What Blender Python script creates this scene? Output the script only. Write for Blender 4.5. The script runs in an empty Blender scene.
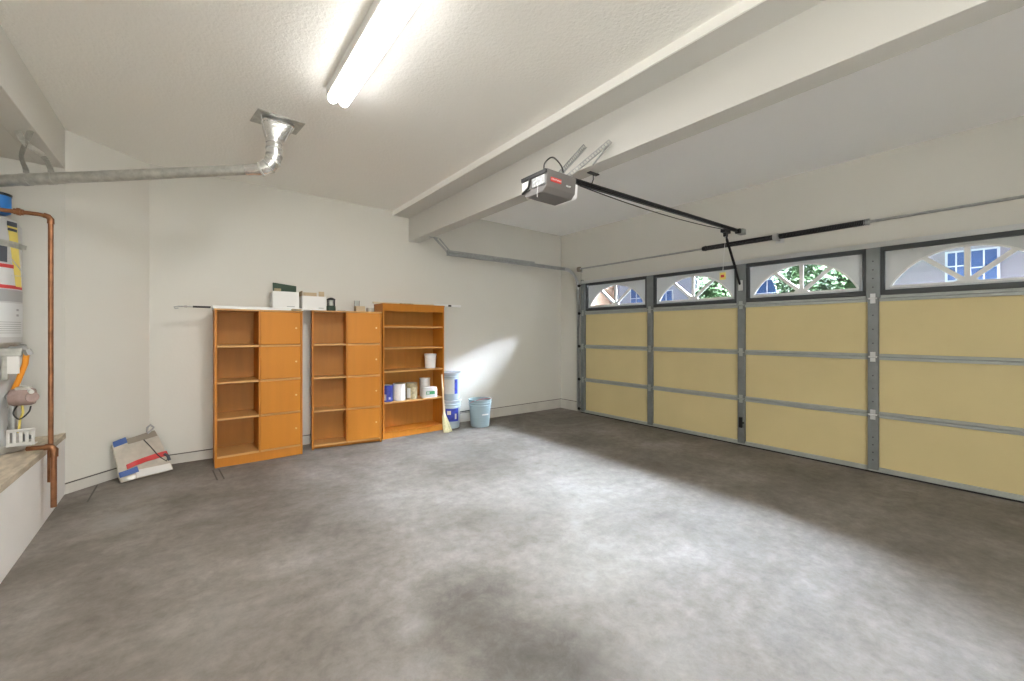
import bpy, bmesh, math, random
from math import sin, cos, pi, radians as R
from mathutils import Vector, Matrix, noise

sc = bpy.context.scene
COL = sc.collection
random.seed(7)

# ------------------------------------------------------------------ camera
YAW = math.atan2(.6225, .7826)
cam_data = bpy.data.cameras.new('camera')
cam = bpy.data.objects.new('camera', cam_data); COL.objects.link(cam)
cam.location = (0, 0, 1.30)
cam.rotation_euler = (pi / 2, 0, -YAW)
cam_data.sensor_width = 36
cam_data.lens = 404 / 1024 * 36
cam_data.shift_y = -8.0 / 1024
cam_data.clip_start = .05
sc.camera = cam

# ------------------------------------------------------------------ light and exposure
sc.view_settings.view_transform = 'Standard'
sc.view_settings.look = 'None'
sc.view_settings.gamma = 1
sc.view_settings.use_curve_mapping = False
sc.view_settings.exposure = 1.5
sc.cycles.use_denoising = True
sc.cycles.max_bounces = 14
sc.cycles.diffuse_bounces = 9
sc.cycles.glossy_bounces = 4
sc.cycles.transmission_bounces = 6
sc.cycles.transparent_max_bounces = 12
sc.cycles.sample_clamp_indirect = 6

world = bpy.data.worlds.new('sky'); sc.world = world
world.use_nodes = True
wn = world.node_tree
bg = wn.nodes['Background']
sky = wn.nodes.new('ShaderNodeTexSky')
sky.sky_type = 'HOSEK_WILKIE'
sky.turbidity = 4
sky.sun_direction = (.55, .2, .8)
mixs = wn.nodes.new('ShaderNodeMixRGB'); mixs.inputs[0].default_value = .65
mixs.inputs[2].default_value = (.62, .68, .80, 1)
wn.links.new(sky.outputs[0], mixs.inputs[1]); wn.links.new(mixs.outputs[0], bg.inputs[0])
bg.inputs[1].default_value = .55

def lamp(name, kind, loc, rot, energy, color=(1, 1, 1), **kw):
    d = bpy.data.lights.new(name, kind); d.energy = energy; d.color = color
    for k, v in kw.items(): setattr(d, k, v)
    o = bpy.data.objects.new(name, d); COL.objects.link(o)
    o.location = loc; o.rotation_euler = rot
    return o
# hazy bright daylight coming down over the street and in through the door windows
sun = lamp('sun', 'SUN', (9, 2, 9), (0, 0, 0), 315.0, (.80, .88, 1.0), angle=R(84))
sun.rotation_euler = Vector((.68, -.16, 1.38)).to_track_quat('Z', 'Y').to_euler()
# fill lamp added behind the camera to lift and even the room light
lamp('fill_behind_camera', 'AREA', (.35, -2.55, 1.35), (pi/2, 0, pi), 98, (1, .985, .95), shape='RECTANGLE', size=1.8, size_y=2.0)
LENS_STRENGTH = 8.5
TUBE_WATTS = 15.0

# ------------------------------------------------------------------ materials
def mat(name, color, rough=.6, metal=0., bump=0., bscale=60., var=0., vscale=4., emit=None, spec=.5, coat=0., stretch=None):
    m = bpy.data.materials.new(name); m.use_nodes = True
    nt = m.node_tree; b = nt.nodes['Principled BSDF']
    c = (color[0], color[1], color[2], 1)
    b.inputs['Base Color'].default_value = c
    b.inputs['Roughness'].default_value = rough
    b.inputs['Metallic'].default_value = metal
    b.inputs['Specular IOR Level'].default_value = spec
    b.inputs['Coat Weight'].default_value = coat
    tc = nt.nodes.new('ShaderNodeTexCoord')
    src = tc.outputs['Object']
    if stretch:
        mp = nt.nodes.new('ShaderNodeMapping'); mp.inputs['Scale'].default_value = stretch
        nt.links.new(src, mp.inputs[0]); src = mp.outputs[0]
    if var:
        n = nt.nodes.new('ShaderNodeTexNoise'); n.inputs['Scale'].default_value = vscale; n.inputs['Detail'].default_value = 5
        nt.links.new(src, n.inputs['Vector'])
        cr = nt.nodes.new('ShaderNodeValToRGB')
        cr.color_ramp.elements[0].position = .3; cr.color_ramp.elements[1].position = .7
        cr.color_ramp.elements[0].color = tuple(x * (1 - var) for x in color) + (1,)
        cr.color_ramp.elements[1].color = tuple(min(1, x * (1 + var)) for x in color) + (1,)
        nt.links.new(n.outputs['Fac'], cr.inputs[0]); nt.links.new(cr.outputs[0], b.inputs['Base Color'])
    if bump:
        n2 = nt.nodes.new('ShaderNodeTexNoise'); n2.inputs['Scale'].default_value = bscale; n2.inputs['Detail'].default_value = 4
        nt.links.new(src, n2.inputs['Vector'])
        bp = nt.nodes.new('ShaderNodeBump'); bp.inputs['Strength'].default_value = bump; bp.inputs['Distance'].default_value = .01
        nt.links.new(n2.outputs['Fac'], bp.inputs['Height']); nt.links.new(bp.outputs[0], b.inputs['Normal'])
    if emit:
        b.inputs['Emission Color'].default_value = (1, .985, .96, 1); b.inputs['Emission Strength'].default_value = emit
    return m

M = {}
M['wall'] = mat('painted_drywall', (.66, .645, .598), .75, bump=.12, bscale=45, var=.015, vscale=1.5)
M['ceil'] = mat('textured_ceiling', (.88, .865, .825), .8, bump=.42, bscale=60)
M['ceil_smooth'] = mat('smooth_ceiling', (.92, .92, .92), .75, bump=.08, bscale=30)
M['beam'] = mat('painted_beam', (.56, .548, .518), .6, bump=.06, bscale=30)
M['litstep'] = mat('lamplit_step_paint', (.90, .89, .86), .6)
M['stem'] = mat('foundation_paint', (.56, .54, .50), .7, bump=.2, bscale=30, var=.07, vscale=5)
M['ply'] = mat('raw_plywood', (.52, .45, .35), .8, var=.22, vscale=9, stretch=(4, 1, 4))
M['wood'] = mat('orange_laminate', (.50, .185, .020), .5, spec=.3, var=.06, vscale=3, stretch=(6, 6, .5))
M['wood_door'] = mat('orange_door_laminate', (.55, .205, .018), .5, spec=.3, var=.04, vscale=3, stretch=(6, 6, .5))
M['wood_edge'] = mat('pale_shelf_edge', (.60, .33, .11), .5)
M['wood_back'] = mat('cabinet_back_panel', (.40, .165, .022), .6, var=.08, vscale=3, stretch=(6, 6, .6))
M['brass'] = mat('brass_knob', (.75, .55, .25), .3, 1)
M['galv'] = mat('galvanised_steel', (.40, .41, .41), .42, .55, var=.12, vscale=25, bump=.05, bscale=40)
M['galv_door'] = mat('painted_door_steel', (.21, .225, .23), .45, .5, var=.08, vscale=12)
M['rail_steel'] = mat('section_rail_steel', (.37, .39, .38), .45, .35, var=.06, vscale=10)
M['strut'] = mat('bright_steel', (.62, .63, .64), .32, .7)
M['foam'] = mat('cream_insulation', (.59, .49, .26), .65, bump=.06, bscale=14, var=.03, vscale=2.5)
M['darkframe'] = mat('window_frame_grey', (.055, .06, .062), .5, .3)
M['black'] = mat('black_steel', (.018, .018, .02), .45, .3)
M['rubber'] = mat('black_rubber', (.015, .014, .014), .8)
M['white'] = mat('white_plastic', (.78, .78, .78), .4)
M['lightwhite'] = mat('white_enamel', (.70, .70, .68), .35)
M['copper'] = mat('aged_copper', (.30, .135, .065), .42, .75, var=.3, vscale=18)
M['foil'] = mat('foil_tape', (.78, .78, .77), .25, .9, bump=.3, bscale=50, var=.1, vscale=20)
M['duct'] = mat('vent_pipe_steel', (.47, .47, .44), .42, .65, var=.16, vscale=30, bump=.1, bscale=60)
M['opener'] = mat('opener_grey', (.165, .155, .15), .55)
M['red'] = mat('red_badge', (.62, .05, .04), .5)
M['redstrap'] = mat('red_strap', (.55, .05, .05), .6)
M['blue'] = mat('blue_tape', (.05, .11, .33), .55)
M['bluelabel'] = mat('blue_label', (.03, .05, .36), .5, var=.35, vscale=30)
M['bluetank'] = mat('blue_tank', (.01, .16, .50), .4)
M['orange'] = mat('orange_connector', (.80, .30, .02), .45)
M['yellow'] = mat('yellow_label', (.80, .66, .16), .55)
M['tanksteel'] = mat('heater_grey', (.52, .53, .54), .4)
M['labelwhite'] = mat('label_white', (.66, .68, .69), .5)
M['labelgrey'] = mat('label_grey', (.36, .37, .38), .5)
M['labelink'] = mat('label_ink', (.06, .07, .09), .6)
M['pinkgrey'] = mat('valve_body', (.33, .24, .22), .5, var=.15, vscale=30)
M['bucketblue'] = mat('pale_blue_plastic', (.34, .45, .51), .4)
M['bucketgrey'] = mat('blue_grey_plastic', (.40, .48, .55), .42)
M['bucketrim'] = mat('bucket_rim', (.45, .50, .56), .4)
M['tin'] = mat('tin_can', (.50, .49, .45), .4, .4)
M['canbrown'] = mat('stained_can', (.34, .28, .16), .6, var=.4, vscale=30)
M['green'] = mat('green_label', (.08, .36, .16), .5)
M['card'] = mat('cardboard', (.52, .40, .26), .8, var=.08, vscale=12)
M['cardpale'] = mat('pale_cardboard', (.50, .455, .39), .8, var=.14, vscale=14, bump=.2, bscale=20)
M['paper'] = mat('white_card', (.74, .73, .71), .7)
M['darkflap'] = mat('grey_brown_flap', (.27, .235, .19), .8)
M['darkgreen'] = mat('dark_green_paper', (.05, .085, .06), .6)
M['bristle'] = mat('pale_bristle', (.66, .62, .38), .8, var=.15, vscale=60)
M['pole'] = mat('pale_wood_pole', (.66, .56, .38), .5)
M['cord'] = mat('cord_black', (.03, .03, .03), .6)
M['stucco'] = mat('pink_stucco', (.27, .235, .25), .9, bump=.2, bscale=20)
M['whitehouse'] = mat('white_siding', (.28, .285, .32), .8)
M['tanhouse'] = mat('tan_stucco', (.34, .22, .15), .9)
M['houseglass'] = mat('house_window_glass', (.04, .08, .19), .15, spec=.5)
M['trimwhite'] = mat('white_trim', (.55, .56, .58), .6)
M['roof'] = mat('clay_roof', (.28, .16, .12), .8, var=.2, vscale=8)
M['leaf'] = mat('green_leaves', (.045, .095, .028), .7, var=.35, vscale=3)
M['bark'] = mat('tree_bark', (.12, .09, .06), .9, bump=.5, bscale=20)
M['asphalt'] = mat('street_asphalt', (.010, .010, .011), .95, spec=0, var=.1, vscale=3)
M['litlens'] = mat('lit_opener_lens', (.8, .8, .8), .4, emit=.06)
M['lens'] = mat('lit_tube', (1, 1, 1), .5, emit=LENS_STRENGTH)

def glass_mat(ior=1.35):
    m = bpy.data.materials.new('clear_window_glass'); m.use_nodes = True; nt = m.node_tree; nt.nodes.clear()
    o = nt.nodes.new('ShaderNodeOutputMaterial'); t = nt.nodes.new('ShaderNodeBsdfTransparent'); g = nt.nodes.new('ShaderNodeBsdfGlossy')
    t.inputs[0].default_value = (.94, .96, .97, 1); g.inputs['Roughness'].default_value = .02
    f = nt.nodes.new('ShaderNodeFresnel'); f.inputs[0].default_value = ior
    x = nt.nodes.new('ShaderNodeMixShader')
    nt.links.new(f.outputs[0], x.inputs[0]); nt.links.new(t.outputs[0], x.inputs[1]); nt.links.new(g.outputs[0], x.inputs[2]); nt.links.new(x.outputs[0], o.inputs[0])
    return m
M['glass'] = glass_mat()
M['thinglass'] = glass_mat(1.12)
M['platform_paint'] = mat('platform_paint', (.86, .86, .86), .6, bump=.1, bscale=20, var=.02)
def translucent_mat():
    m = bpy.data.materials.new('frosted_window_insert'); m.use_nodes = True; nt = m.node_tree
    o = nt.nodes['Material Output']; b = nt.nodes['Principled BSDF']
    b.inputs['Base Color'].default_value = (.52, .53, .52, 1); b.inputs['Roughness'].default_value = .5
    t = nt.nodes.new('ShaderNodeBsdfTranslucent'); t.inputs[0].default_value = (.80, .82, .84, 1)
    x = nt.nodes.new('ShaderNodeMixShader'); x.inputs[0].default_value = .05
    nt.links.new(b.outputs[0], x.inputs[1]); nt.links.new(t.outputs[0], x.inputs[2]); nt.links.new(x.outputs[0], o.inputs[0])
    return m
M['insert'] = translucent_mat()

def floor_mat():
    m = bpy.data.materials.new('worn_concrete'); m.use_nodes = True; nt = m.node_tree; L = nt.links.new
    b = nt.nodes['Principled BSDF']; tc = nt.nodes.new('ShaderNodeTexCoord')
    def tex(scale, detail=6, rough=.6, dist=0):
        n = nt.nodes.new('ShaderNodeTexNoise'); n.inputs['Scale'].default_value = scale; n.inputs['Detail'].default_value = detail
        n.inputs['Roughness'].default_value = rough; n.inputs['Distortion'].default_value = dist
        L(tc.outputs['Object'], n.inputs['Vector']); return n.outputs['Fac']
    def ramp(src, stops):
        r = nt.nodes.new('ShaderNodeValToRGB'); e = r.color_ramp.elements
        e[0].position, e[0].color = stops[0][0], stops[0][1]; e[1].position, e[1].color = stops[-1][0], stops[-1][1]
        for p, c in stops[1:-1]:
            q = e.new(p); q.color = c
        L(src, r.inputs[0]); return r.outputs[0]
    def mix(fac, a, c, mode='MIX'):
        x = nt.nodes.new('ShaderNodeMixRGB'); x.blend_type = mode
        for i, v in ((0, fac), (1, a), (2, c)):
            if isinstance(v, (int, float)): x.inputs[i].default_value = v
            elif isinstance(v, tuple): x.inputs[i].default_value = v
            else: L(v, x.inputs[i])
        return x.outputs[0]
    def math_(op, a, c=None):
        x = nt.nodes.new('ShaderNodeMath'); x.operation = op; x.use_clamp = True
        for i, v in ((0, a), (1, c)):
            if v is None: continue
            if isinstance(v, (int, float)): x.inputs[i].default_value = v
            else: L(v, x.inputs[i])
        return x.outputs[0]
    g = lambda a, bb, c: (a, bb, c, 1)
    base = ramp(tex(1.1, 8, .62, .4), [(.32, g(.135, .118, .100)), (.5, g(.195, .175, .154)), (.68, g(.262, .243, .226))])
    fine = ramp(tex(14, 10, .74, .2), [(.34, g(.74, .73, .71)), (.64, g(1.16, 1.16, 1.16))])
    c = mix(.8, base, fine, 'MULTIPLY')
    # broom/trowel streaks running across the bay
    mp = nt.nodes.new('ShaderNodeMapping'); mp.inputs['Scale'].default_value = (1.2, 5.5, 1); mp.inputs['Rotation'].default_value = (0, 0, R(35))
    L(tc.outputs['Object'], mp.inputs[0])
    ns = nt.nodes.new('ShaderNodeTexNoise'); ns.inputs['Scale'].default_value = 1.6; ns.inputs['Detail'].default_value = 7
    L(mp.outputs[0], ns.inputs['Vector'])
    c = mix(.45, c, ramp(ns.outputs['Fac'], [(.36, g(.84, .83, .82)), (.6, g(1.04, 1.04, 1.04))]), 'MULTIPLY')
    spots = tex(6.5, 10, .78, .7)
    def blob(x, y, rad, lo, hi):      # a soft irregular area round one place on the slab
        v = nt.nodes.new('ShaderNodeVectorMath'); v.operation = 'DISTANCE'; L(tc.outputs['Object'], v.inputs[0]); v.inputs[1].default_value = (x, y, 0)
        d = math_('SUBTRACT', 1.0, math_('DIVIDE', v.outputs['Value'], rad))
        return ramp(math_('MULTIPLY', math_('POWER', d, .6), spots), [(lo, g(0, 0, 0)), (hi, g(1, 1, 1))])
    for (x, y, rad, f) in ((1.07, 1.68, .36, .62), (1.08, 1.18, .34, .60), (1.25, 1.05, .25, .4), (1.0, 1.35, .2, .3), (2.4, 3.6, .55, .28), (.45, 3.3, .6, .18), (1.55, 2.3, .5, .22), (2.95, 3.7, .45, .25), (.9, 2.95, .5, .22)):
        c = mix(math_('MULTIPLY', blob(x, y, rad, .14, .5), f), c, g(.05, .044, .036))
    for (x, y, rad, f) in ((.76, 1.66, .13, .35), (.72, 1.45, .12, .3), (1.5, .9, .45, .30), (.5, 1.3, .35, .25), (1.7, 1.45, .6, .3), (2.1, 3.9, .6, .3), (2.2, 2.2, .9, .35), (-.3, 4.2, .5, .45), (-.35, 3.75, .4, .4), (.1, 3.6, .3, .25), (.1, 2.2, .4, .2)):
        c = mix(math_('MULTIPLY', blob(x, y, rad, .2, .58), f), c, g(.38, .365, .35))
    L(c, b.inputs['Base Color'])
    L(ramp(tex(4, 6), [(.3, g(.60, .60, .60)), (.7, g(.78, .78, .78))]), b.inputs['Roughness'])
    bp = nt.nodes.new('ShaderNodeBump'); bp.inputs['Strength'].default_value = .12; bp.inputs['Distance'].default_value = .01
    L(tex(40, 6, .7), bp.inputs['Height']); L(bp.outputs[0], b.inputs['Normal'])
    b.inputs['Specular IOR Level'].default_value = .28
    return m
M['floor'] = floor_mat()

# ------------------------------------------------------------------ mesh helpers
class MB:
    def __init__(s): s.v = []; s.f = []
    def add(s, vs, fs):
        o = len(s.v); s.v += [Vector(v) for v in vs]; s.f += [tuple(i + o for i in f) for f in fs]; return s
    def box(s, x0, x1, y0, y1, z0, z1):
        return s.add([(x0,y0,z0),(x1,y0,z0),(x1,y1,z0),(x0,y1,z0),(x0,y0,z1),(x1,y0,z1),(x1,y1,z1),(x0,y1,z1)],
                     [(0,3,2,1),(4,5,6,7),(0,1,5,4),(1,2,6,5),(2,3,7,6),(3,0,4,7)])
    def hexa(s, bottom, top):
        return s.add(list(bottom) + list(top), [(0,3,2,1),(4,5,6,7),(0,1,5,4),(1,2,6,5),(2,3,7,6),(3,0,4,7)])
    def prism(s, pts, off):
        n = len(pts); off = Vector(off)
        return s.add([Vector(p) for p in pts] + [Vector(p) + off for p in pts],
                     [tuple(range(n))[::-1], tuple(range(n, 2*n))] + [(i, (i+1) % n, n + (i+1) % n, n + i) for i in range(n)])
    def bar(s, p0, p1, w, h, up=(0, 0, 1)):
        p0, p1 = Vector(p0), Vector(p1); d = (p1 - p0).normalized(); a = d.cross(Vector(up))
        if a.length < 1e-4: a = d.cross(Vector((1, 0, 0)))
        a.normalize(); b = a.cross(d).normalized(); a = a * w / 2; b = b * h / 2
        q = [p0-a-b, p0+a-b, p0+a+b, p0-a+b]; r = [p1-a-b, p1+a-b, p1+a+b, p1-a+b]
        return s.add(q + r, [(0,1,2,3),(7,6,5,4),(1,0,4,5),(2,1,5,6),(3,2,6,7),(0,3,7,4)])
    def cone(s, p0, p1, r0, r1=None, n=24, caps=True):
        r1 = r0 if r1 is None else r1
        return s.tube([p0, p1], [r0, r1], n, caps)
    def tube(s, pts, rad, n=14, caps=True):
        pts = [Vector(p) for p in pts]
        rads = rad if isinstance(rad, (list, tuple)) else [rad] * len(pts)
        up = None; rings = []
        for i, p in enumerate(pts):
            if i == 0: t = pts[1] - pts[0]
            elif i == len(pts) - 1: t = pts[-1] - pts[-2]
            else: t = (pts[i+1] - pts[i]).normalized() + (pts[i] - pts[i-1]).normalized()
            t.normalize()
            if up is None:
                up = t.cross(Vector((0, 0, 1)))
                if up.length < .1: up = t.cross(Vector((1, 0, 0)))
            up = (up - t * up.dot(t)).normalized(); w = t.cross(up)
            rings.append([p + (up * cos(2*pi*k/n) + w * sin(2*pi*k/n)) * rads[i] for k in range(n)])
        vs = [v for r in rings for v in r]; fs = []
        for i in range(len(pts) - 1):
            for k in range(n):
                a = i*n + k; b = i*n + (k+1) % n; fs.append((a, b, b+n, a+n))
        if caps: fs += [tuple(range(n))[::-1], tuple(range(len(vs)-n, len(vs)))]
        return s.add(vs, fs)
    def lathe(s, c, prof, n=32):        # prof: (radius, z) pairs
        c = Vector(c); vs = []; fs = []
        for r, z in prof:
            for k in range(n): vs.append(c + Vector((r*cos(2*pi*k/n), r*sin(2*pi*k/n), z)))
        for i in range(len(prof)-1):
            for k in range(n):
                a = i*n+k; b = i*n+(k+1) % n; fs.append((a, b, b+n, a+n))
        return s.add(vs, fs)
    def patch(s, c, r, a0, a1, z0, z1, t=.0012, n=10, sk=0.):   # curved label round a cylinder; sk leans it
        c = Vector(c); o = []; 
        for rr in (r, r + t):
            for z, da in ((z0, sk), (z1, 0)):
                for k in range(n+1):
                    a = a0 + da + (a1-a0)*k/n; o.append(c + Vector((rr*cos(a), rr*sin(a), z)))
        m = n+1; fs = []
        for k in range(n):
            fs += [(k, k+m, k+m+1, k+1), (2*m+k, 2*m+k+1, 3*m+k+1, 3*m+k), (k, k+1, 2*m+k+1, 2*m+k), (m+k, 3*m+k, 3*m+k+1, m+k+1)]
        fs += [(0, 2*m, 3*m, m), (n, m+n, 3*m+n, 2*m+n)]
        return s.add(o, fs)
    def build(s, name, m, parent=None, bevel=0., seg=2, local=False):
        org = Vector((0, 0, 0))
        p = parent
        while p is not None and not local:
            org += p.location; p = p.parent
        me = bpy.data.meshes.new(name)
        me.from_pydata([v - org for v in s.v], [], s.f)
        bm = bmesh.new(); bm.from_mesh(me); bmesh.ops.recalc_face_normals(bm, faces=bm.faces)
        bm.to_mesh(me); bm.free()
        me.shade_smooth(); me.set_sharp_from_angle(angle=R(32))
        me.materials.append(M[m] if isinstance(m, str) else m)
        o = bpy.data.objects.new(name, me); COL.objects.link(o); o.parent = parent
        if bevel:
            b = o.modifiers.new('bevel', 'BEVEL'); b.width = bevel; b.segments = seg; b.limit_method = 'ANGLE'; b.angle_limit = R(35)
        return o

def tag(o, label=None, cat=None, group=None, kind=None):
    if label: o['label'] = label
    if cat: o['category'] = cat
    if group: o['group'] = group
    if kind: o['kind'] = kind
    return o
def empty(name, loc, label, cat, group=None, rz=0):
    o = bpy.data.objects.new(name, None); COL.objects.link(o); o.location = loc; o.rotation_euler = (0, 0, rz)
    return tag(o, label, cat, group)
def struct(name, mb, m, bevel=0.):
    return tag(mb.build(name, m, None, bevel), kind='structure')
def arc(c, r, a0, a1, n, ax, ay):
    c = Vector(c); ax = Vector(ax); ay = Vector(ay)
    return [c + ax*r*cos(a0+(a1-a0)*i/n) + ay*r*sin(a0+(a1-a0)*i/n) for i in range(n+1)]
def text(body, size, m, parent, loc, rot, name='lettering', ext=.0006):
    cu = bpy.data.curves.new(name, 'FONT'); cu.body = body; cu.size = size; cu.extrude = ext; cu.align_x = 'CENTER'; cu.align_y = 'CENTER'
    cu.materials.append(M[m]); tmp = bpy.data.objects.new(name, cu); COL.objects.link(tmp)
    bpy.context.view_layer.update()
    me = bpy.data.meshes.new_from_object(tmp.evaluated_get(bpy.context.evaluated_depsgraph_get()))
    bpy.data.objects.remove(tmp)
    o = bpy.data.objects.new(name, me); COL.objects.link(o); o.parent = parent; o.location = loc; o.rotation_euler = rot
    return o

def fz(x, y=4.6): return max(0., .0135 * (5.0 - x)) * min(1, max(0, (y - 1.5) / 3.0))       # the slab falls towards the door

# ------------------------------------------------------------------ room shell
XD, YB, XL, YF = 5.02, 4.95, -.745, -2.6
CM, CB, CD = 2.84, 2.785, 2.97                      # ceiling heights: main, dropped board, door bay
KX, KY = -.295, 4.505                               # the 45 degree corner wall runs (XL,KY)-(KX,YB)
def slab(x0, x1, y0, y1, th=.14, n=24):
    mb = MB(); vs = []; m = n + 1
    for k in range(2):
        for j in range(m):
            for i in range(m):
                x = x0+(x1-x0)*i/n; y = y0+(y1-y0)*j/n; vs.append((x, y, fz(x, y) if k else -th))
    K = m*m; fs = [(K+j*m+i, K+j*m+i+1, K+(j+1)*m+i+1, K+(j+1)*m+i) for j in range(n) for i in range(n)]
    fs += [(0, m*n, K-1, n)]
    for i in range(n):
        fs += [(i, i+1, K+i+1, K+i), (n*m+i, K+n*m+i, K+n*m+i+1, n*m+i+1), (i*m, K+i*m, K+(i+1)*m, (i+1)*m), (i*m+n, (i+1)*m+n, K+(i+1)*m+n, K+i*m+n)]
    return mb.add(vs, fs)
struct('floor', slab(-1.8, 5.2, YF-.1, 5.06), 'floor')
struct('ceiling', MB().box(-1.9, 2.02, YF-.1, 5.1, CM, CM+.1), 'ceil')
struct('ceiling.001', MB().box(2.36, 5.2, YF-.1, 5.1, CD, CD+.1), 'ceil_smooth')
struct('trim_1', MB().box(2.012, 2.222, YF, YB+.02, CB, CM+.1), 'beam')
struct('lit_step_face', MB().box(2.002, 2.012, YF, YB, CB-.002, CM), 'litstep')  # step face painted brighter for the tube light falling on it
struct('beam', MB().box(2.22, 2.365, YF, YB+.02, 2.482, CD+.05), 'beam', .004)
struct('wall_back', MB().box(KX, 5.2, YB, YB+.12, -.12, 3.05), 'wall')
d45 = .12
struct('wall_corner', MB().prism([(XL, KY, -.1), (KX, YB, -.1), (KX, YB+.12, -.1), (XL, KY+.12, -.1)], (0, 0, 3.0)), 'wall')
struct('wall_alcove_back', MB().box(-1.9, XL, KY, KY+.12, -.1, 2.95), 'wall')
struct('wall_alcove_left', MB().box(-1.9, -1.78, .9, KY+.05, -.1, 2.95), 'wall')
struct('wall_alcove_front', MB().box(-1.9, XL, .88, 1.0, -.1, 2.95), 'wall')
def walled_window(wall, n, axis, at, a0, a1, z0, z1, lo, hi, th):
    mb = MB()
    def bx(u0, u1, w0, w1): mb.box(u0, u1, at-th, at, w0, w1) if axis == 'x' else mb.box(at-th, at, u0, u1, w0, w1)
    bx(lo, a0, -.14, 3.05); bx(a1, hi, -.14, 3.05); bx(a0, a1, -.14, z0); bx(a0, a1, z1, 3.05)
    struct(wall, mb, 'wall')
    w = MB()
    def bw_(u0, u1, w0, w1): w.box(u0, u1, at-.09, at-.04, w0, w1) if axis == 'x' else w.box(at-.09, at-.04, u0, u1, w0, w1)
    for u in (a0, (a0+a1)/2-.025, a1-.05): bw_(u, u+.05, z0, z1)
    bw_(a0, a1, z0, z0+.05); bw_(a0, a1, z1-.05, z1)
    struct(n, w, 'trimwhite')
struct('wall_left', MB().box(XL-.12, XL, YF-.1, .88, -.1, 2.95), 'wall')
walled_window('wall_front', 'added_window', 'x', YF, -.6, 1.3, .35, 2.35, XL-.12, 5.2, .12)  # unseen opening and window added as a setting for the fill lamp
DY0, DY1, DTOP = -.36, 4.44, 2.10
struct('wall_right', MB().box(XD, XD+.025, DY1-.02, 5.0, -.12, 3.05).box(XD, XD+.025, YF, DY0+.02, -.12, 3.05).box(XD, XD+.025, DY0+.02, DY1-.02, DTOP-.02, 3.05), 'wall')
tag(MB().box(-.6, 1.3, YF-.035, YF-.025, .35, 2.35).build('added_window_shade', 'insert', None), kind='structure')  # added to close the opening so no direct sun enters
# the boxed header over the heater alcove and the alcove's lower ceiling
struct('soffit', MB().box(XL-.14, XL, 1.0, KY, 2.54, CM+.02), 'wall', .004)
struct('ceiling_alcove', MB().box(-1.79, XL-.14, 1.0, KY, 2.545, 2.62), 'wall')
# raised platform under the heater
pf = struct('platform', MB().box(-1.78, XL, 1.0, KY+.002, .0, .50), 'platform_paint', .003)
pt_ = MB().box(-1.78, XL-.03, 1.0, KY, .50, .532)
struct('platform_top', pt_, 'ply')
struct('trim_2', MB().box(XL-.032, XL+.004, 1.0, KY+.01, .498, .538), 'ply', .003)
# foundation stem wall showing below the drywall
SB = .15
struct('baseboard_back', MB().box(KX-.01, XD, YB-.012, YB+.01, -.02, SB), 'stem', .003)
struct('baseboard_corner', MB().prism([(XL, KY-.016, -.02), (KX+.005, YB-.016, -.02), (KX+.005, YB+.01, -.02), (XL, KY+.01, -.02)], (0, 0, SB+.02)), 'stem', .003)
struct('baseboard_right', MB().box(XD-.012, XD+.01, DY1, YB, -.02, SB), 'stem', .003)
M['darkjoint'] = mat('dark_joint', (.10, .09, .08), .9)  # dark lines along the ledge top and the slab joints
struct('trim_3', MB().box(KX, XD, YB-.006, YB+.01, SB, SB+.008), 'darkjoint')
struct('trim_4', MB().prism([(XL, KY-.009, SB), (KX+.003, YB-.009, SB), (KX+.003, YB+.01, SB), (XL, KY+.01, SB)], (0, 0, .008)), 'darkjoint')
struct('trim_5', MB().box(XD-.006, XD+.01, DY1, YB, SB, SB+.008), 'darkjoint')
# short saw-cut joints in the slab near the corner
for i, (a, b) in enumerate((((-.587, 4.22), (-.586, 4.60)), ((.155, 4.50), (.175, 4.20)), ((.20, 4.50), (.222, 4.20)))):
    struct('floor_joint', MB().bar((a[0], a[1], fz(a[0], a[1])-.001), (b[0], b[1], fz(b[0], b[1])-.001), .010, .006), 'darkjoint')

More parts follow.
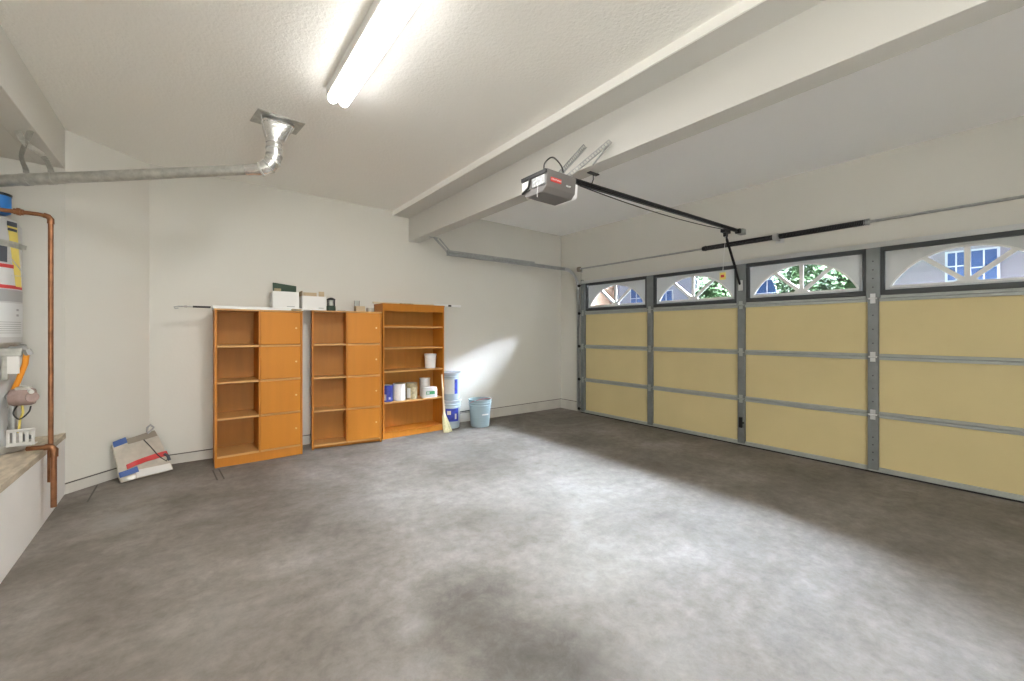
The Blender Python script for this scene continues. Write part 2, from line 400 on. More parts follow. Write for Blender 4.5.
# ------------------------------------------------------------------ garage door
gd = empty('door_1', (4.97, 2.0, 0), 'cream insulated sectional garage door with grey steel rails and arched top windows', 'garage door')
gd['kind'] = 'structure'
SY = [4.39, 3.175, 1.995, .848, -.31]
SZ = [.025, .54, 1.075, 1.615, 2.095]
PX = 4.985                                          # inner face of the insulation
for r in range(4):
    z0, z1 = SZ[r], SZ[r+1]
    sk = MB().box(5.0, 5.012, DY0, DY1, z0 if r else .0, z1) if r < 3 else MB().box(5.0, 5.012, DY0, DY1, z0, z0+.03).box(5.0, 5.012, DY0, DY1, z1-.03, z1+.012)
    sec = sk.build('door_section', 'galv_door', gd)
    # top and bottom rails of the section
    for (a, b) in ((z0+.002, z0+.028), (z1-.028, z1-.002)):
        if r == 3 and a > 2: continue
        MB().box(4.966, 5.0, DY0, DY1, a, b).build('section_rail', 'rail_steel', sec, .003)
    for i in range(5):
        y = SY[i]; w = .038 if i in (1, 2, 3) else .032
        if r == 3: w += .012
        st = MB().box(4.948, 5.0, y-w, y+w, z0+.004, z1-.004)
        st.build('stile', 'galv_door', sec, .004)
    for i in range(4):
        ya, yb = SY[i+1] + .036, SY[i] - .036
        if r < 3:
            MB().box(PX, 5.0, ya, yb, z0+.026, z1-.026).build('insulation_panel', 'foam', sec, .004)
        else:
            ya += .012; yb -= .012
            wz0, wz1 = z0+.03, z1-.004
            fr = MB().box(4.958, 5.005, ya, yb, wz0, wz0+.045).box(4.958, 5.005, ya, yb, wz1-.045, wz1).box(4.958, 5.005, ya, ya+.03, wz0+.045, wz1-.045).box(4.958, 5.005, yb-.03, yb, wz0+.045, wz1-.045)
            fr.build('window_frame', 'darkframe', sec, .004)
            # white frosted insert with a half-ellipse sunburst of four clear openings
            oy0, oy1, oz0, oz1 = ya+.03, yb-.03, wz0+.045, wz1-.045
            cy = (oy0+oy1)/2; cz = oz0 + .028; ew = (oy1-oy0)/2 - .035; eh = (oz1-oz0) - .058
            N = 48; RR = (ew*ew+eh*eh)/(2*eh); fan = lambda yy: max(0, math.sqrt(max(0, RR*RR-yy*yy))-(RR-eh))
            arcp = [(cy + -ew+2*ew*(1-k/N), cz + fan(-ew+2*ew*(1-k/N))) for k in range(N+1)]
            outer = []
            for (yy, zz) in arcp:
                dy, dz = yy-cy, zz-cz
                s_ = 1e9
                if abs(dy) > 1e-6: s_ = min(s_, ((oy1-cy) if dy > 0 else (cy-oy0))/abs(dy))
                if dz > 1e-6: s_ = min(s_, (oz1-cz)/dz)
                outer.append((cy+dy*s_, cz+dz*s_))
            ins = MB()
            for k in range(N):
                a, b, c_, d_ = arcp[k], arcp[k+1], outer[k+1], outer[k]
                ins.prism([(5.002, *a), (5.002, *b), (5.002, *c_), (5.002, *d_)], (.006, 0, 0))
            ins.box(5.002, 5.008, oy0, oy1, oz0, cz)
            for (ca, cb2) in ((oy0, oy0+.04), (oy1-.04, oy1)): ins.box(5.0082, 5.0092, ca, cb2, oz1-.04, oz1)
            ins.build('window_insert', 'insert', sec)
            # rim and spokes
            rim = MB()
            for k in range(N):
                a, b = arcp[k], arcp[k+1]
                rim.bar((4.999, *a), (4.999, *b), .016, .014, up=(1, 0, 0))
            rim.box(4.992, 5.008, cy-ew, cy+ew, cz-.010, cz+.008)
            for q in (-.54, 0, .54):
                rim.bar((4.999, cy, cz), (4.999, cy+q*ew, cz+fan(q*ew)), .036, .014, up=(1, 0, 0))
            rim.prism([(4.989, cy+.07*cos(pi*k/10), cz+.032*sin(pi*k/10)) for k in range(11)], (.0195, 0, 0))
            rim.build('sunburst_grille', 'lightwhite', sec)
            MB().box(5.0095, 5.0125, oy0-.01, oy1+.01, oz0-.01, oz1+.01).build('window_pane', 'glass', sec)
MB().box(4.93, 4.965, DY0, DY1, 2.098, 2.128).box(4.93, 4.937, DY0, DY1, 2.082, 2.10).build('strut', 'strut', gd, .003)
MB().box(4.965, 5.012, DY0, DY1, 2.092, 2.112).build('top_cap', 'galv_door', gd)
MB().box(4.962, 5.01, DY0, DY1, .012, .028).build('bottom_rail', 'rail_steel', gd, .003)
MB().box(4.958, 5.02, DY0, DY1, -.004, .014).build('bottom_seal', 'rubber', gd)
hp = None
for j in (1, 2, 3):
    for i in range(5):
        z = SZ[j]; y = SY[i]
        h = MB().box(4.940, 4.948, y-.018, y+.018, z-.045, z-.008).box(4.940, 4.948, y-.018, y+.018, z+.008, z+.045).cone((4.938, y-.03, z), (4.938, y+.03, z), .008, n=10)
        for zz in (z-.038, z-.022, z+.022, z+.038): h.cone((4.941, y, zz), (4.935, y, zz), .005, n=8)
        h.build('hinge', 'strut' if i == 3 else 'rail_steel', gd)
for z in (.12, .19, .26, .33, .66, .78, .90, 1.20, 1.33, 1.46, 1.72, 1.80, 1.88, 1.96):
    MB().cone((4.9475, .848, z), (4.9465, .848, z), .006, n=10).build('punched_hole', 'darkframe', gd)
MB().box(4.925, 4.948, 1.975, 2.012, .21, .33).cone((4.93, 1.975, .27), (4.93, 1.955, .27), .012, n=10).build('lock_bracket', 'black', gd, .003)
MB().box(4.925, 4.948, 1.975, 2.015, 1.78, 1.90).build('arm_bracket', 'strut', gd, .003)
for z in (.06, .54, 1.075, 1.61, 2.06):
    MB().cone((4.955, 4.40, z), (4.955, 4.47, z), .008, n=8).cone((4.955, 4.465, z), (4.955, 4.49, z), .022, n=16).build('roller', 'black', gd)

# curved steel track at the far side of the door
tr = empty('door_track', (4.95, 4.50, 0), 'steel garage door track curving up the jamb and back along the wall', 'door track')
ty = 4.482
def channel(mb, pts, w=.045, dpt=.022, up=(0, 1, 0)):
    # C profile swept by bars: web facing the wall plus two lips
    for a, b in zip(pts[:-1], pts[1:]):
        a, b = Vector(a), Vector(b); d = (b-a).normalized(); n = Vector((0, 1, 0)).cross(d).normalized()
        e = d*.002
        mb.bar(a+Vector((0, dpt, 0))-e, b+Vector((0, dpt, 0))+e, w, .003, up=(0, 1, 0))
        for s_ in (-1, 1):
            mb.bar(a+n*s_*w/2+Vector((0, dpt/2, 0))-e, b+n*s_*w/2+Vector((0, dpt/2, 0))+e, .003, dpt, up=(0, 1, 0))
    return mb
cv = arc((4.955-.30, ty, 2.005), .30, 0, pi/2, 12, (1, 0, 0), (0, 0, 1))
channel(MB(), [(4.955, ty, .06), (4.955, ty, 2.005)]).build('vertical_track', 'galv', tr)
channel(MB(), cv).build('curved_track', 'strut', tr)
channel(MB(), [cv[-1], (2.53, ty, 2.295)]).build('horizontal_track', 'galv', tr)
MB().bar((4.0, ty+.01, 2.335), (2.53, ty+.01, 2.325), .012, .03).build('stiffener_angle', 'galv', tr)
MB().bar((2.55, ty+.012, 2.30), (2.36, ty+.05, 2.49), .028, .004, up=(0, 1, 0)).bar((2.60, ty+.012, 2.30), (2.44, ty+.05, 2.478), .020, .003, up=(0, 1, 0)).bar((2.30, ty+.05, 2.479), (2.42, ty+.05, 2.479), .035, .005).build('hanger_strap', 'galv', tr)
for z in (.35, 1.0, 1.65): MB().box(4.95, 5.02, 4.506, 4.512, z-.03, z+.03).box(5.014, 5.02, 4.506, 4.545, z-.03, z+.03).build('jamb_bracket', 'galv', tr)
MB().box(4.99, 5.02, 4.43, 4.47, .03, 2.16).build('flag_angle', 'rail_steel', tr)

# lift spring shaft above the door
sp = empty('torsion_spring', (4.9, 1.62, 2.32), 'black coil springs on a steel shaft above the garage door', 'spring')
SXX, SZZ = 4.90, 2.322
MB().cone((SXX, -.45, SZZ), (SXX, 4.46, SZZ), .0125, n=12).build('shaft', 'galv', sp)
def spring(y0, y1, name):
    mb = MB(); n = int(abs(y1-y0)/.0125); st = 8; pts = []
    for k in range(n*st+1):
        a = 2*pi*k/st; pts.append((SXX+.024*cos(a), y0+(y1-y0)*k/(n*st), SZZ+.024*sin(a)))
    mb.tube(pts, .0058, 6); mb.build(name, 'black', sp)
spring(1.655, 2.39, 'coil'); spring(1.595, .89, 'coil')
for y in (2.395, .885): MB().cone((SXX, y-.02, SZZ), (SXX, y+.02, SZZ), .032, .026, 16).build('winding_cone', 'black' if y > 2 else 'galv', sp)
MB().box(4.90, 5.02, 1.618, 1.632, SZZ-.035, SZZ+.035).box(5.01, 5.02, 1.585, 1.665, SZZ-.05, SZZ+.05).cone((SXX, 1.60, SZZ), (SXX, 1.65, SZZ), .036, n=18).build('centre_bracket', 'strut', sp, .002)
MB().cone((SXX, 4.40, SZZ-.005), (SXX, 4.44, SZZ-.005), .040, n=20).build('cable_drum', 'darkflap', sp)
MB().box(4.885, 5.02, 4.455, 4.462, SZZ-.04, SZZ+.03).build('end_bracket', 'galv', sp)
MB().cone((SXX, 4.38, SZZ-.01), (4.95, 4.45, .12), .002, n=6).build('lift_cable', 'black', sp)

# ------------------------------------------------------------------ opener
op = empty('garage_door_opener', (1.9, 1.99, 2.2), 'dark grey box garage door opener hung below the ceiling beam', 'garage door opener')
x0, x1, ya, yb, zb, zt = 1.76, 2.03, 1.865, 2.115, 2.205, 2.345
body = MB().prism([(x0+.01, ya, zt), (x0+.01, yb, zt), (x0+.01, yb-.012, zb+.03), (x0+.01, yb-.045, zb), (x0+.01, ya+.045, zb), (x0+.01, ya+.012, zb+.03)], (x1-x0, 0, 0))
body.build('housing', 'opener', op, .006)
# chrome-grey wire-filled end with terminals behind the missing lens
MB().box(x0-.002, x0+.012, ya+.004, yb-.004, zt-.028, zt-.004).build('lamp_slot', 'black', op)
MB().box(x0, x0+.012, yb-.085, yb-.012, zb+.045, zt-.035).build('lamp_reflector', 'lightwhite', op, .003)
MB().tube([(x0-.004, yb-.095, zt-.03), (x0-.010, yb-.10, zb+.085), (x0-.006, yb-.085, zb+.055), (x0-.004, yb-.02, zb+.030)], .008, 10).build('wire_loop', 'cord', op)
MB().box(x0-.001, x0+.012, ya+.015, yb-.115, zb+.045, zt-.035).build('terminal_panel', 'labelgrey', op, .002)
mt = MB(); rnd = random.Random(3)
for k in range(16):
    y = ya+.022+rnd.random()*.09; z = zb+.055+rnd.random()*.045
    mt.box(x0-.005, x0, y-.005, y+.005, z-.0045, z+.0045)
mt.build('terminals', 'white', op)
mp_ = MB()
for k in range(4): mp_.cone((x0-.006, ya+.03+k*.024, zb+.05), (x0, ya+.03+k*.024, zb+.05), .006, n=8)
mp_.build('screws', 'strut', op)
MB().tube([(x0-.004, ya+.075, zb+.045), (x0-.010, ya+.075, zb-.01), (x0-.006, ya+.076, zb-.03)], .002, 6).build('antenna_wire', 'white', op)
bd = MB().box(x0+.045, x0+.135, ya-.001, ya+.006, zt-.075, zt-.048).build('badge', 'red', op)
text('CRAFTSMAN', .0155, 'white', bd, (x0+.090-1.9, ya-.0015-1.99, zt-.062-2.2), (pi/2, 0, 0), ext=.0004)
text('1/2 HP', .016, 'labelwhite', op, (x0+.205-1.9, ya+.003-1.99, zt-.075-2.2), (pi/2, 0, 0), ext=.003)
MB().prism([(x1, ya+.02, zt-.03), (x1, yb-.02, zt-.03), (x1, yb-.03, zb+.02), (x1, yb-.05, zb+.005), (x1, ya+.05, zb+.005), (x1, ya+.03, zb+.02)], (.055, 0, 0)).build('light_lens', 'litlens', op, .012, 3)
def smooth(pts, n=6):
    pts = [Vector(p) for p in pts]; P_ = [pts[0]*2-pts[1]] + pts + [pts[-1]*2-pts[-2]]; out = []
    for i in range(1, len(P_)-2):
        for k in range(n):
            t = k/n; a, b, c_, d = P_[i-1:i+3]
            out.append(.5*((2*b)+(c_-a)*t+(2*a-5*b+4*c_-d)*t*t+(3*b-a-3*c_+d)*t**3))
    return out + [pts[-1]]
MB().tube(smooth([(1.80, 1.93, zt), (1.80, 1.92, 2.40), (1.86, 1.91, 2.45), (1.95, 1.92, 2.42), (2.02, 1.95, 2.36), (2.10, 1.96, 2.35), (2.2, 1.965, 2.36)]), .005, 8).build('power_cord', 'cord', op)
def angle_iron(mb, a, b, w=.030):
    a, b = Vector(a), Vector(b); d = (b-a).normalized(); L = (b-a).length
    n = int(L/.022); side = d.cross(Vector((0, 0, 1))).normalized() if abs(d.z) < .95 else Vector((0, 1, 0))
    # perforated strip: two edge rails joined by rungs leaves real holes
    up = side.cross(d).normalized()
    for s_ in (-1, 1): mb.bar(a+up*s_*w*.40, b+up*s_*w*.40, .003, w*.24, up=tuple(up))
    for k in range(n+1):
        p = a + d*(L*k/n); mb.bar(p-up*w*.4, p+up*w*.4, .003, .008, up=tuple(d))
    mb.bar(a-up*w*.5+side*.008, b-up*w*.5+side*.008, .018, .003, up=tuple(up))
angle = MB(); angle_iron(angle, (1.93, 1.94, 2.35), (2.205, 1.94, 2.635)); angle.build('hanging_bracket', 'galv', op)
angle = MB(); angle_iron(angle, (2.0, 1.93, 2.35), (2.205, 1.715, 2.585)); angle.build('hanging_bracket', 'galv', op)
MB().bar((2.215, 1.72, 2.58), (2.20, 1.86, 2.47), .014, .004).build('sway_brace', 'galv', op)
MB().box(1.88, 2.06, 1.925, 2.045, zt, zt+.006).build('top_strap', 'galv', op)
# rail, chain and trolley
RA, RB = Vector((1.98, 2.0, 2.372)), Vector((5.0, 2.0, 2.445))
rl = MB().bar(RA, RB, .026, .004).bar(RA+Vector((0, 0, .03)), RB+Vector((0, 0, .03)), .026, .004).bar(RA+Vector((0, 0, .015)), RB+Vector((0, 0, .015)), .004, .03)
rl.build('rail', 'black', op)
MB().tube([(2.20, 1.985, 2.392), (4.75, 1.985, 2.455)], .0075, 8).tube([(2.20, 2.015, 2.392), (4.75, 2.015, 2.455)], .0075, 8).build('chain', 'black', op)
cp = []
for k in range(15):
    t = k/14; p = RA.lerp(RB, .07+.80*t); cp.append((p.x, 1.97, p.z-.012-.16*t*(1-t)*.9 - .01))
MB().tube(cp, .004, 6).build('slack_cable', 'cord', op)
MB().tube([(2.34, 1.975, 2.484), (2.345, 1.975, 2.44), (2.335, 1.985, 2.40)], .004, 8).box(2.29, 2.39, 1.955, 1.99, 2.476, 2.484).build('rail_hanger', 'black', op)
MB().box(4.50, 4.64, 1.975, 2.025, 2.385, 2.42).box(4.54, 4.60, 1.985, 2.015, 2.345, 2.39).build('trolley', 'black', op, .004)
MB().bar((4.57, 2.0, 2.36), (4.82, 2.0, 2.02), .006, .026, up=(0, 1, 0)).tube([(4.79, 2.0, 2.06), (4.88, 2.0, 1.92), (4.935, 2.0, 1.85)], .012, 8).build('door_arm', 'black', op)
MB().box(4.93, 5.02, 1.97, 2.03, 2.43, 2.49).build('header_bracket', 'galv', op, .002)
MB().cone((4.88, 1.975, 2.455), (4.88, 2.025, 2.455), .028, n=16).build('chain_pulley', 'black', op)
cdz = MB().tube([(4.55, 1.99, 2.35), (4.54, 2.0, 2.2), (4.54, 2.015, 1.97)], .0022, 6).build('release_cord', 'white', op)
MB().box(4.535, 4.545, 1.985, 2.05, 1.875, 1.955).build('release_tag', 'yellow', op, .008)
MB().box(4.532, 4.535, 2.000, 2.035, 1.90, 1.928).build('tag_mark', 'redstrap', op)

# ------------------------------------------------------------------ fluorescent fixtures
def fixture(cx, y0, y1, label, lens, group=None):
    t = empty('fluorescent_light', (cx, (y0+y1)/2, CM), label, 'ceiling light')
    MB().prism([(cx-.072, y0+.01, CM), (cx+.072, y0+.01, CM), (cx+.070, y0+.01, CM-.058), (cx-.070, y0+.01, CM-.058)], (0, y1-y0-.02, 0)).build('housing', 'lightwhite', t, .004)
    for s_ in (-1, 1):
        MB().tube([(cx+s_*.034, y0, CM-.064), (cx+s_*.034, y0+.015, CM-.064), (cx+s_*.034, y1-.015, CM-.064), (cx+s_*.034, y1, CM-.064)], [.026, .030, .030, .026], 20).build('fluorescent_tube', lens, t)
    for y in (y0, y1-.02):
        MB().box(cx-.068, cx+.068, y, y+.022, CM-.060, CM).build('end_cap', 'lightwhite', t, .004)
    lamp('tube_light', 'AREA', (cx, (y0+y1)/2, CM-.097), (0, 0, 0), TUBE_WATTS, (1, .985, .955), shape='RECTANGLE', size=.12, size_y=y1-y0-.04)
    return t
fixture(.735, 1.49, 2.71, 'white twin-tube fluorescent light glowing on the ceiling', 'lens')

# ------------------------------------------------------------------ heater vent pipe
vp = empty('vent_pipe', (.43, 3.375, 2.5), 'galvanised vent pipe running from heater alcove up to a ceiling plate', 'vent pipe')
MB().prism([(.337, 3.478, CM-.006), (.362, 3.254, CM-.006), (.661, 3.275, CM-.006), (.64, 3.50, CM-.006)], (0, 0, .006)).build('ceiling_plate', 'duct', vp)
ex, ey = .475, 3.375
def rnd_rect(w, h, n, rr):
    o = []
    for k in range(n):
        a = 2*pi*k/n; c_, s_ = cos(a), sin(a)
        o.append((w*math.copysign(abs(c_)**rr, c_), h*math.copysign(abs(s_)**rr, s_)))
    return o
bt = MB(); n = 32; vs = []; prof = [(.100, .070, .5, CM-.012), (.104, .074, .5, CM-.030), (.096, .068, .55, CM-.034), (.090, .064, .7, CM-.07), (.070, .058, .9, CM-.115), (.055, .055, 1, CM-.145), (.053, .053, 1, CM-.17)]
for (w, h, rr, z) in prof:
    for (a, b) in rnd_rect(w, h, n, rr): vs.append((ex+.03*max(0, (z-(CM-.145))/.145)+a, ey+b, z))
fs = [(i*n+k, i*n+(k+1) % n, (i+1)*n+(k+1) % n, (i+1)*n+k) for i in range(len(prof)-1) for k in range(n)]
bt.add(vs, fs).build('boot', 'foil', vp)
pd = Vector((-1.194, .57, -.186)).normalized()
el = [Vector((ex, ey, CM-.165)), Vector((ex, ey, CM-.21)), Vector((ex, ey, CM-.255)), Vector((ex-.008, ey+.004, CM-.295)), Vector((ex-.033, ey+.016, CM-.335)), Vector((ex-.075, ey+.036, CM-.360)), Vector((ex-.12, ey+.057, CM-.367))]
MB().tube(el, [.050, .053, .051, .052, .049, .044, .040], 20).build('elbow', 'foil', vp)
for k in (1, 2, 3, 4, 5):
    d = (el[min(k+1, 6)]-el[k-1]).normalized()*.006
    MB().cone(el[k]-d, el[k]+d, .0545 if k < 5 else .049, n=20).build('crimp_band', 'duct', vp)
pA = el[-1]; pB = pA + pd*1.95
MB().cone(pA-pd*.03, pB, .0345, .0375, 20).build('long_pipe', 'duct', vp)
MB().cone(pA-pd*.045, pA+pd*.05, .039, n=20).build('pipe_joint', 'foil', vp)
MB().tube([(ex-.088, ey-.055, CM-.008), (ex-.080, ey-.058, CM-.06), (ex-.055, ey-.055, CM-.15)], .003, 6).build('support_wire', 'strut', vp)
MB().tube([(ex+.12, ey-.05, CM-.008), (ex+.085, ey-.055, CM-.09), (ex+.055, ey-.05, CM-.16)], .003, 6).build('support_wire', 'strut', vp)
pC = pB.copy()
MB().tube([pC-pd*.02, pC+Vector((-.03, .015, -.02)), pC+Vector((-.06, .03, -.07)), pC+Vector((-.07, .035, -.14))], [.041, .043, .043, .043], 18).build('lower_elbow', 'duct', vp)
# strap hanger carrying the pipe under the header
pH = pA + pd*((-.774-pA.x)/pd.x)
sh = MB()
for s_ in (-1, 1):
    a = pH + pd*s_*.065
    b = Vector((-.80, 3.80, 2.538)) - pd*s_*.035
    c_ = Vector((-.80, 3.83, 2.47))
    pts = smooth([a+Vector((0, 0, -.01)), a+Vector((0, 0, .06)), a.lerp(c_, .5)+Vector((0, 0, .035))+pd*s_*.022, c_, b], 4)
    for p, q in zip(pts[:-1], pts[1:]): sh.bar(p, q, .034, .003, up=(-.4, -.9, 0))
for s_ in (-.065, .065):
    c_ = pH + pd*s_
    sh.cone(c_-pd*.018, c_+pd*.018, .0395, n=20)
sh.build('strap_hanger', 'duct', vp)

# ------------------------------------------------------------------ water heater in the alcove
HC = Vector((-1.128, 4.155, .532)); HR = .24
wh = empty('water_heater', HC, 'grey cylindrical water heater with labels standing on the raised platform', 'water heater')
z_ = HC.z
MB().lathe((HC.x, HC.y, 0), [(0, z_+.03), (HR-.01, z_+.03), (HR, z_+.045), (HR, 2.00), (HR-.02, 2.035), (HR-.06, 2.055), (0, 2.06)], 64).build('tank', 'tanksteel', wh)
MB().lathe((HC.x, HC.y, 0), [(0, z_+.002), (HR+.045, z_+.002), (HR+.052, z_+.055), (HR+.047, z_+.055), (HR+.04, z_+.008), (0, z_+.008)], 48).build('drain_pan', 'strut', wh)
A = R
def lab(name, m, a0, a1, z0, z1, par=wh, t=.0015, sk=0.): return MB().patch((HC.x, HC.y, 0), HR, A(a0), A(a1), z0, z1, t, 12, sk).build(name, m, par)
l1 = lab('energy_label', 'yellow', -30, -14, 1.60, 2.00, sk=A(14), t=.004)
MB().patch((HC.x, HC.y, 0), HR+.004, A(-31), A(-15), 1.985, 2.015, .002).patch((HC.x, HC.y, 0), HR+.004, A(-30), A(-15), 1.955, 1.972, .002).build('label_header', 'labelink', l1)
lab('warning_label', 'labelwhite', -60, 4, 1.58, 1.74)
lab('label_stripe', 'redstrap', -60, -20, 1.715, 1.738, t=.003)
lab('label_stripe', 'redstrap', -60, 3, 1.583, 1.605, t=.003)
lab('dark_picture', 'labelink', -60, -30, 1.75, 1.88, t=.002)
lab('rating_plate', 'labelgrey', -60, 12, 1.50, 1.575, t=.002)
l2 = lab('instruction_label', 'labelwhite', -60, 10, 1.27, 1.49, t=.003)
mk = MB()
for (a, z) in ((-12, 1.44), (-12, 1.405)): mk.patch((HC.x, HC.y, 0), HR+.003, A(a-3), A(a+2), z, z+.014, .001, 3)
for k in range(6): mk.patch((HC.x, HC.y, 0), HR+.003, A(-55), A(-2), 1.365-k*.014, 1.369-k*.014, .0008, 10)
mk.build('label_print', 'labelgrey', l2)
for z in (1.87, 1.215):
    MB().patch((HC.x, HC.y, 0), HR+.001, A(-160), A(16), z-.02, z+.02, .003, 30).bar((HC.x+HR*.99, HC.y-.03, z), (HC.x+HR+.035, HC.y-.05, z-.01), .004, .03).build('earthquake_strap', 'duct', wh)
MB().tube([(-.905, 4.04, 1.78), (-.855, 4.0, 1.70), (-.83, 3.98, 1.66), (-.90, 4.03, 1.665)], .0022, 6).build('wire_loop', 'strut', wh)
# gas control and connector at the front right of the tank
gv = MB().lathe((0, 0, 0), [(0, -.05), (.05, -.05), (.058, -.035), (.058, .03), (.05, .045), (0, .05)], 20)
rot = Matrix.Rotation(R(90), 4, 'Y') @ Matrix.Identity(4)
gv.v = [Vector((v.z*1.1, v.x, v.y*.95)) + Vector((-.835, 3.955, .890)) for v in gv.v]
gv.build('gas_control', 'pinkgrey', wh)
MB().box(-.865, -.80, 3.925, 3.985, .915, .955).build('control_cap', 'tin', wh, .006)
MB().cone((-.80, 3.93, .89), (-.785, 3.90, .89), .030, n=18).build('control_dial', 'pinkgrey', wh)
MB().cone((-.80, 3.92, .93), (-.785, 3.88, .925), .012, n=12).build('control_button', 'lightwhite', wh)
MB().tube([(-.86, 3.98, .89), (-.93, 4.05, .89), (-.98, 4.10, .89)], .018, 12).build('gas_nipple', 'galv', wh)
MB().tube([(-.825, 3.975, 1.175), (-.832, 3.98, 1.10), (-.862, 3.995, 1.0), (-.885, 4.005, .93), (-.89, 4.01, .86)], .0145, 12).build('gas_connector', 'orange', wh)
MB().tube([(-.82, 3.975, 1.17), (-.84, 3.98, 1.20), (-.90, 4.0, 1.195)], .018, 12).cone((-.815, 3.975, 1.155), (-.825, 3.975, 1.19), .021, n=6).build('gas_fitting', 'galv', wh)
MB().cone((-.89, 4.01, .885), (-.89, 4.01, .82), .026, n=16).cone((-.89, 4.01, .82), (-.89, 4.01, .68), .018, n=14).cone((-.89, 4.01, .70), (-.89, 4.01, .665), .024, n=16).build('drip_leg', 'galv', wh)
MB().tube([(-.84, 3.955, .84), (-.835, 3.95, .79), (-.85, 3.96, .74), (-.86, 3.98, .66)], .006, 8).build('pilot_tube', 'yellow', wh)
MB().tube(smooth([(-.86, 3.965, .84), (-.875, 3.95, .79), (-.85, 3.95, .75), (-.81, 3.94, .79), (-.80, 3.94, .83)]), .004, 8).build('thermocouple', 'cord', wh)
MB().box(-.90, -.85, 3.95, 3.956, 1.04, 1.15).build('hang_tag', 'paper', wh)
MB().box(-.93, -.84, 3.955, 3.985, 1.15, 1.20).box(-.925, -.90, 3.96, 3.99, 1.00, 1.15).build('shutoff_bracket', 'duct', wh, .004)
br = MB()
for k in range(5): br.box(-.90+k*.026, -.886+k*.026, 3.93, 3.936, .60, .68)
br.box(-.90, -.782, 3.93, 3.936, .672, .69).box(-.90, -.782, 3.93, 3.936, .585, .605)
br.box(-.90, -.782, 3.93, 4.0, .583, .587)
br.build('vent_louver', 'lightwhite', wh)

xt = empty('expansion_tank', (-1.22, 4.15, 2.16), 'small blue tank resting on top of the water heater below the vent pipe', 'tank')
xt.location = (-.985, 4.085, 2.06)
MB().lathe((-.985, 4.085, 0), [(0, 2.0615), (.055, 2.0615), (.068, 2.07), (.072, 2.085), (.072, 2.183)], 40).build('shell', 'bluetank', xt)
MB().lathe((-.985, 4.085, 0), [(.074, 2.176), (.076, 2.192), (.066, 2.196), (0, 2.198)], 40).build('lid', 'black', xt)

cpp = empty('copper_relief_pipe', (-.71, 3.89, .33), 'copper pipe running across then straight down beside the platform edge', 'pipe')
PXX, PYY = -.705, 3.885
MB().tube([(-1.06, PYY+.02, 2.055), (-.76, PYY, 2.052), (-.725, PYY, 2.047), (PXX, PYY, 2.025), (PXX, PYY, 1.98), (PXX, PYY, .345)], .0125, 14).build('pipe_run', 'copper', cpp)
MB().cone((-.86, PYY+.007, 2.054), (-.82, PYY+.005, 2.053), .018, n=14).cone((-.848, PYY+.006, 2.054), (-.832, PYY+.006, 2.053), .024, n=6).build('union', 'copper', cpp)
MB().tube([(-.735, PYY, 2.05), (-.716, PYY, 2.045), (PXX, PYY, 2.028), (PXX, PYY, 2.0)], .0165, 14).build('elbow', 'copper', cpp)
MB().tube([(PXX, PYY, .56), (PXX, PYY, .34)], .0155, 14).build('lower_sleeve', 'copper', cpp)
cdp = empty('copper_drain_pipe', (-.69, 3.82, .16), 'short copper drain pipe elbowing over the platform edge and down', 'pipe')
MB().tube([(-.80, 3.86, .574), (-.72, 3.835, .575), (-.695, 3.83, .570), (-.682, 3.828, .55), (-.682, 3.828, .52), (-.682, 3.828, .19)], .0145, 14).build('pipe_run', 'copper', cdp)
MB().tube([(-.72, 3.835, .575), (-.695, 3.83, .572), (-.680, 3.828, .552), (-.682, 3.828, .51)], .0205, 14).build('elbow', 'copper', cdp)

# ------------------------------------------------------------------ cabinets
def shelf_cabinet(name, x, y, w, d, h, rz, label, pl=.085, inset=.008):
    z = fz(x+w/2) ; t = empty(name, (x, y, z), label, 'cabinet', 'orange laminate cabinets with four side doors', rz)
    T = .018; B = lambda nm, m, *a, bevel=.0015: MB().box(*a).build(nm, m, t, bevel, local=True)
    B('side_panel', 'wood', 0, T, 0, d, 0, h); B('side_panel', 'wood', w-T, w, 0, d, 0, h)
    B('top_panel', 'wood_edge', -.004, w+.004, -.004, d, h, h+.014)
    B('back_panel', 'wood_back', T, w-T, d-.008, d, .04, h)
    B('plinth', 'wood', T, w-T, inset, inset+.018, 0, pl)
    B('divider', 'wood', w*.485-.009, w*.485+.009, .003, d-.008, pl, h)
    B('bottom_panel', 'wood_edge', T, w-T, .003, d-.008, pl, pl+.018)
    zs = [pl+.018 + (h-pl-.018)*k/4 for k in range(5)]
    for k in (1, 2, 3): B('shelf', 'wood_edge', T, w-T, .003, d-.008, zs[k]-.009, zs[k]+.009)
    for k in range(4):
        dr = MB().box(w*.485+.006, w-T-.004, -.012, .004, zs[k]+(.012 if k else .004), zs[k+1]-(.010 if k < 3 else .004)).build('door', 'wood_door', t, .002, local=True)
        kz = zs[k] + (zs[k+1]-zs[k])*.52
        MB().cone((w-T-.045, -.012, kz), (w-T-.045, -.026, kz), .0065, .009, 12).build('knob', 'brass', dr, local=True)
    return t
CH1 = 1.445
c1 = shelf_cabinet('storage_cabinet', .171, 4.557, .723, .385, CH1, 0, 'orange cabinet standing nearest the angled corner, open cubbies left, four doors right')
c2 = shelf_cabinet('storage_cabinet', 1.005, 4.665, .715, .25, CH1+.028, R(-9.5), 'slightly turned orange cabinet with doors, between the first cabinet and the open bookcase', .035, .05)

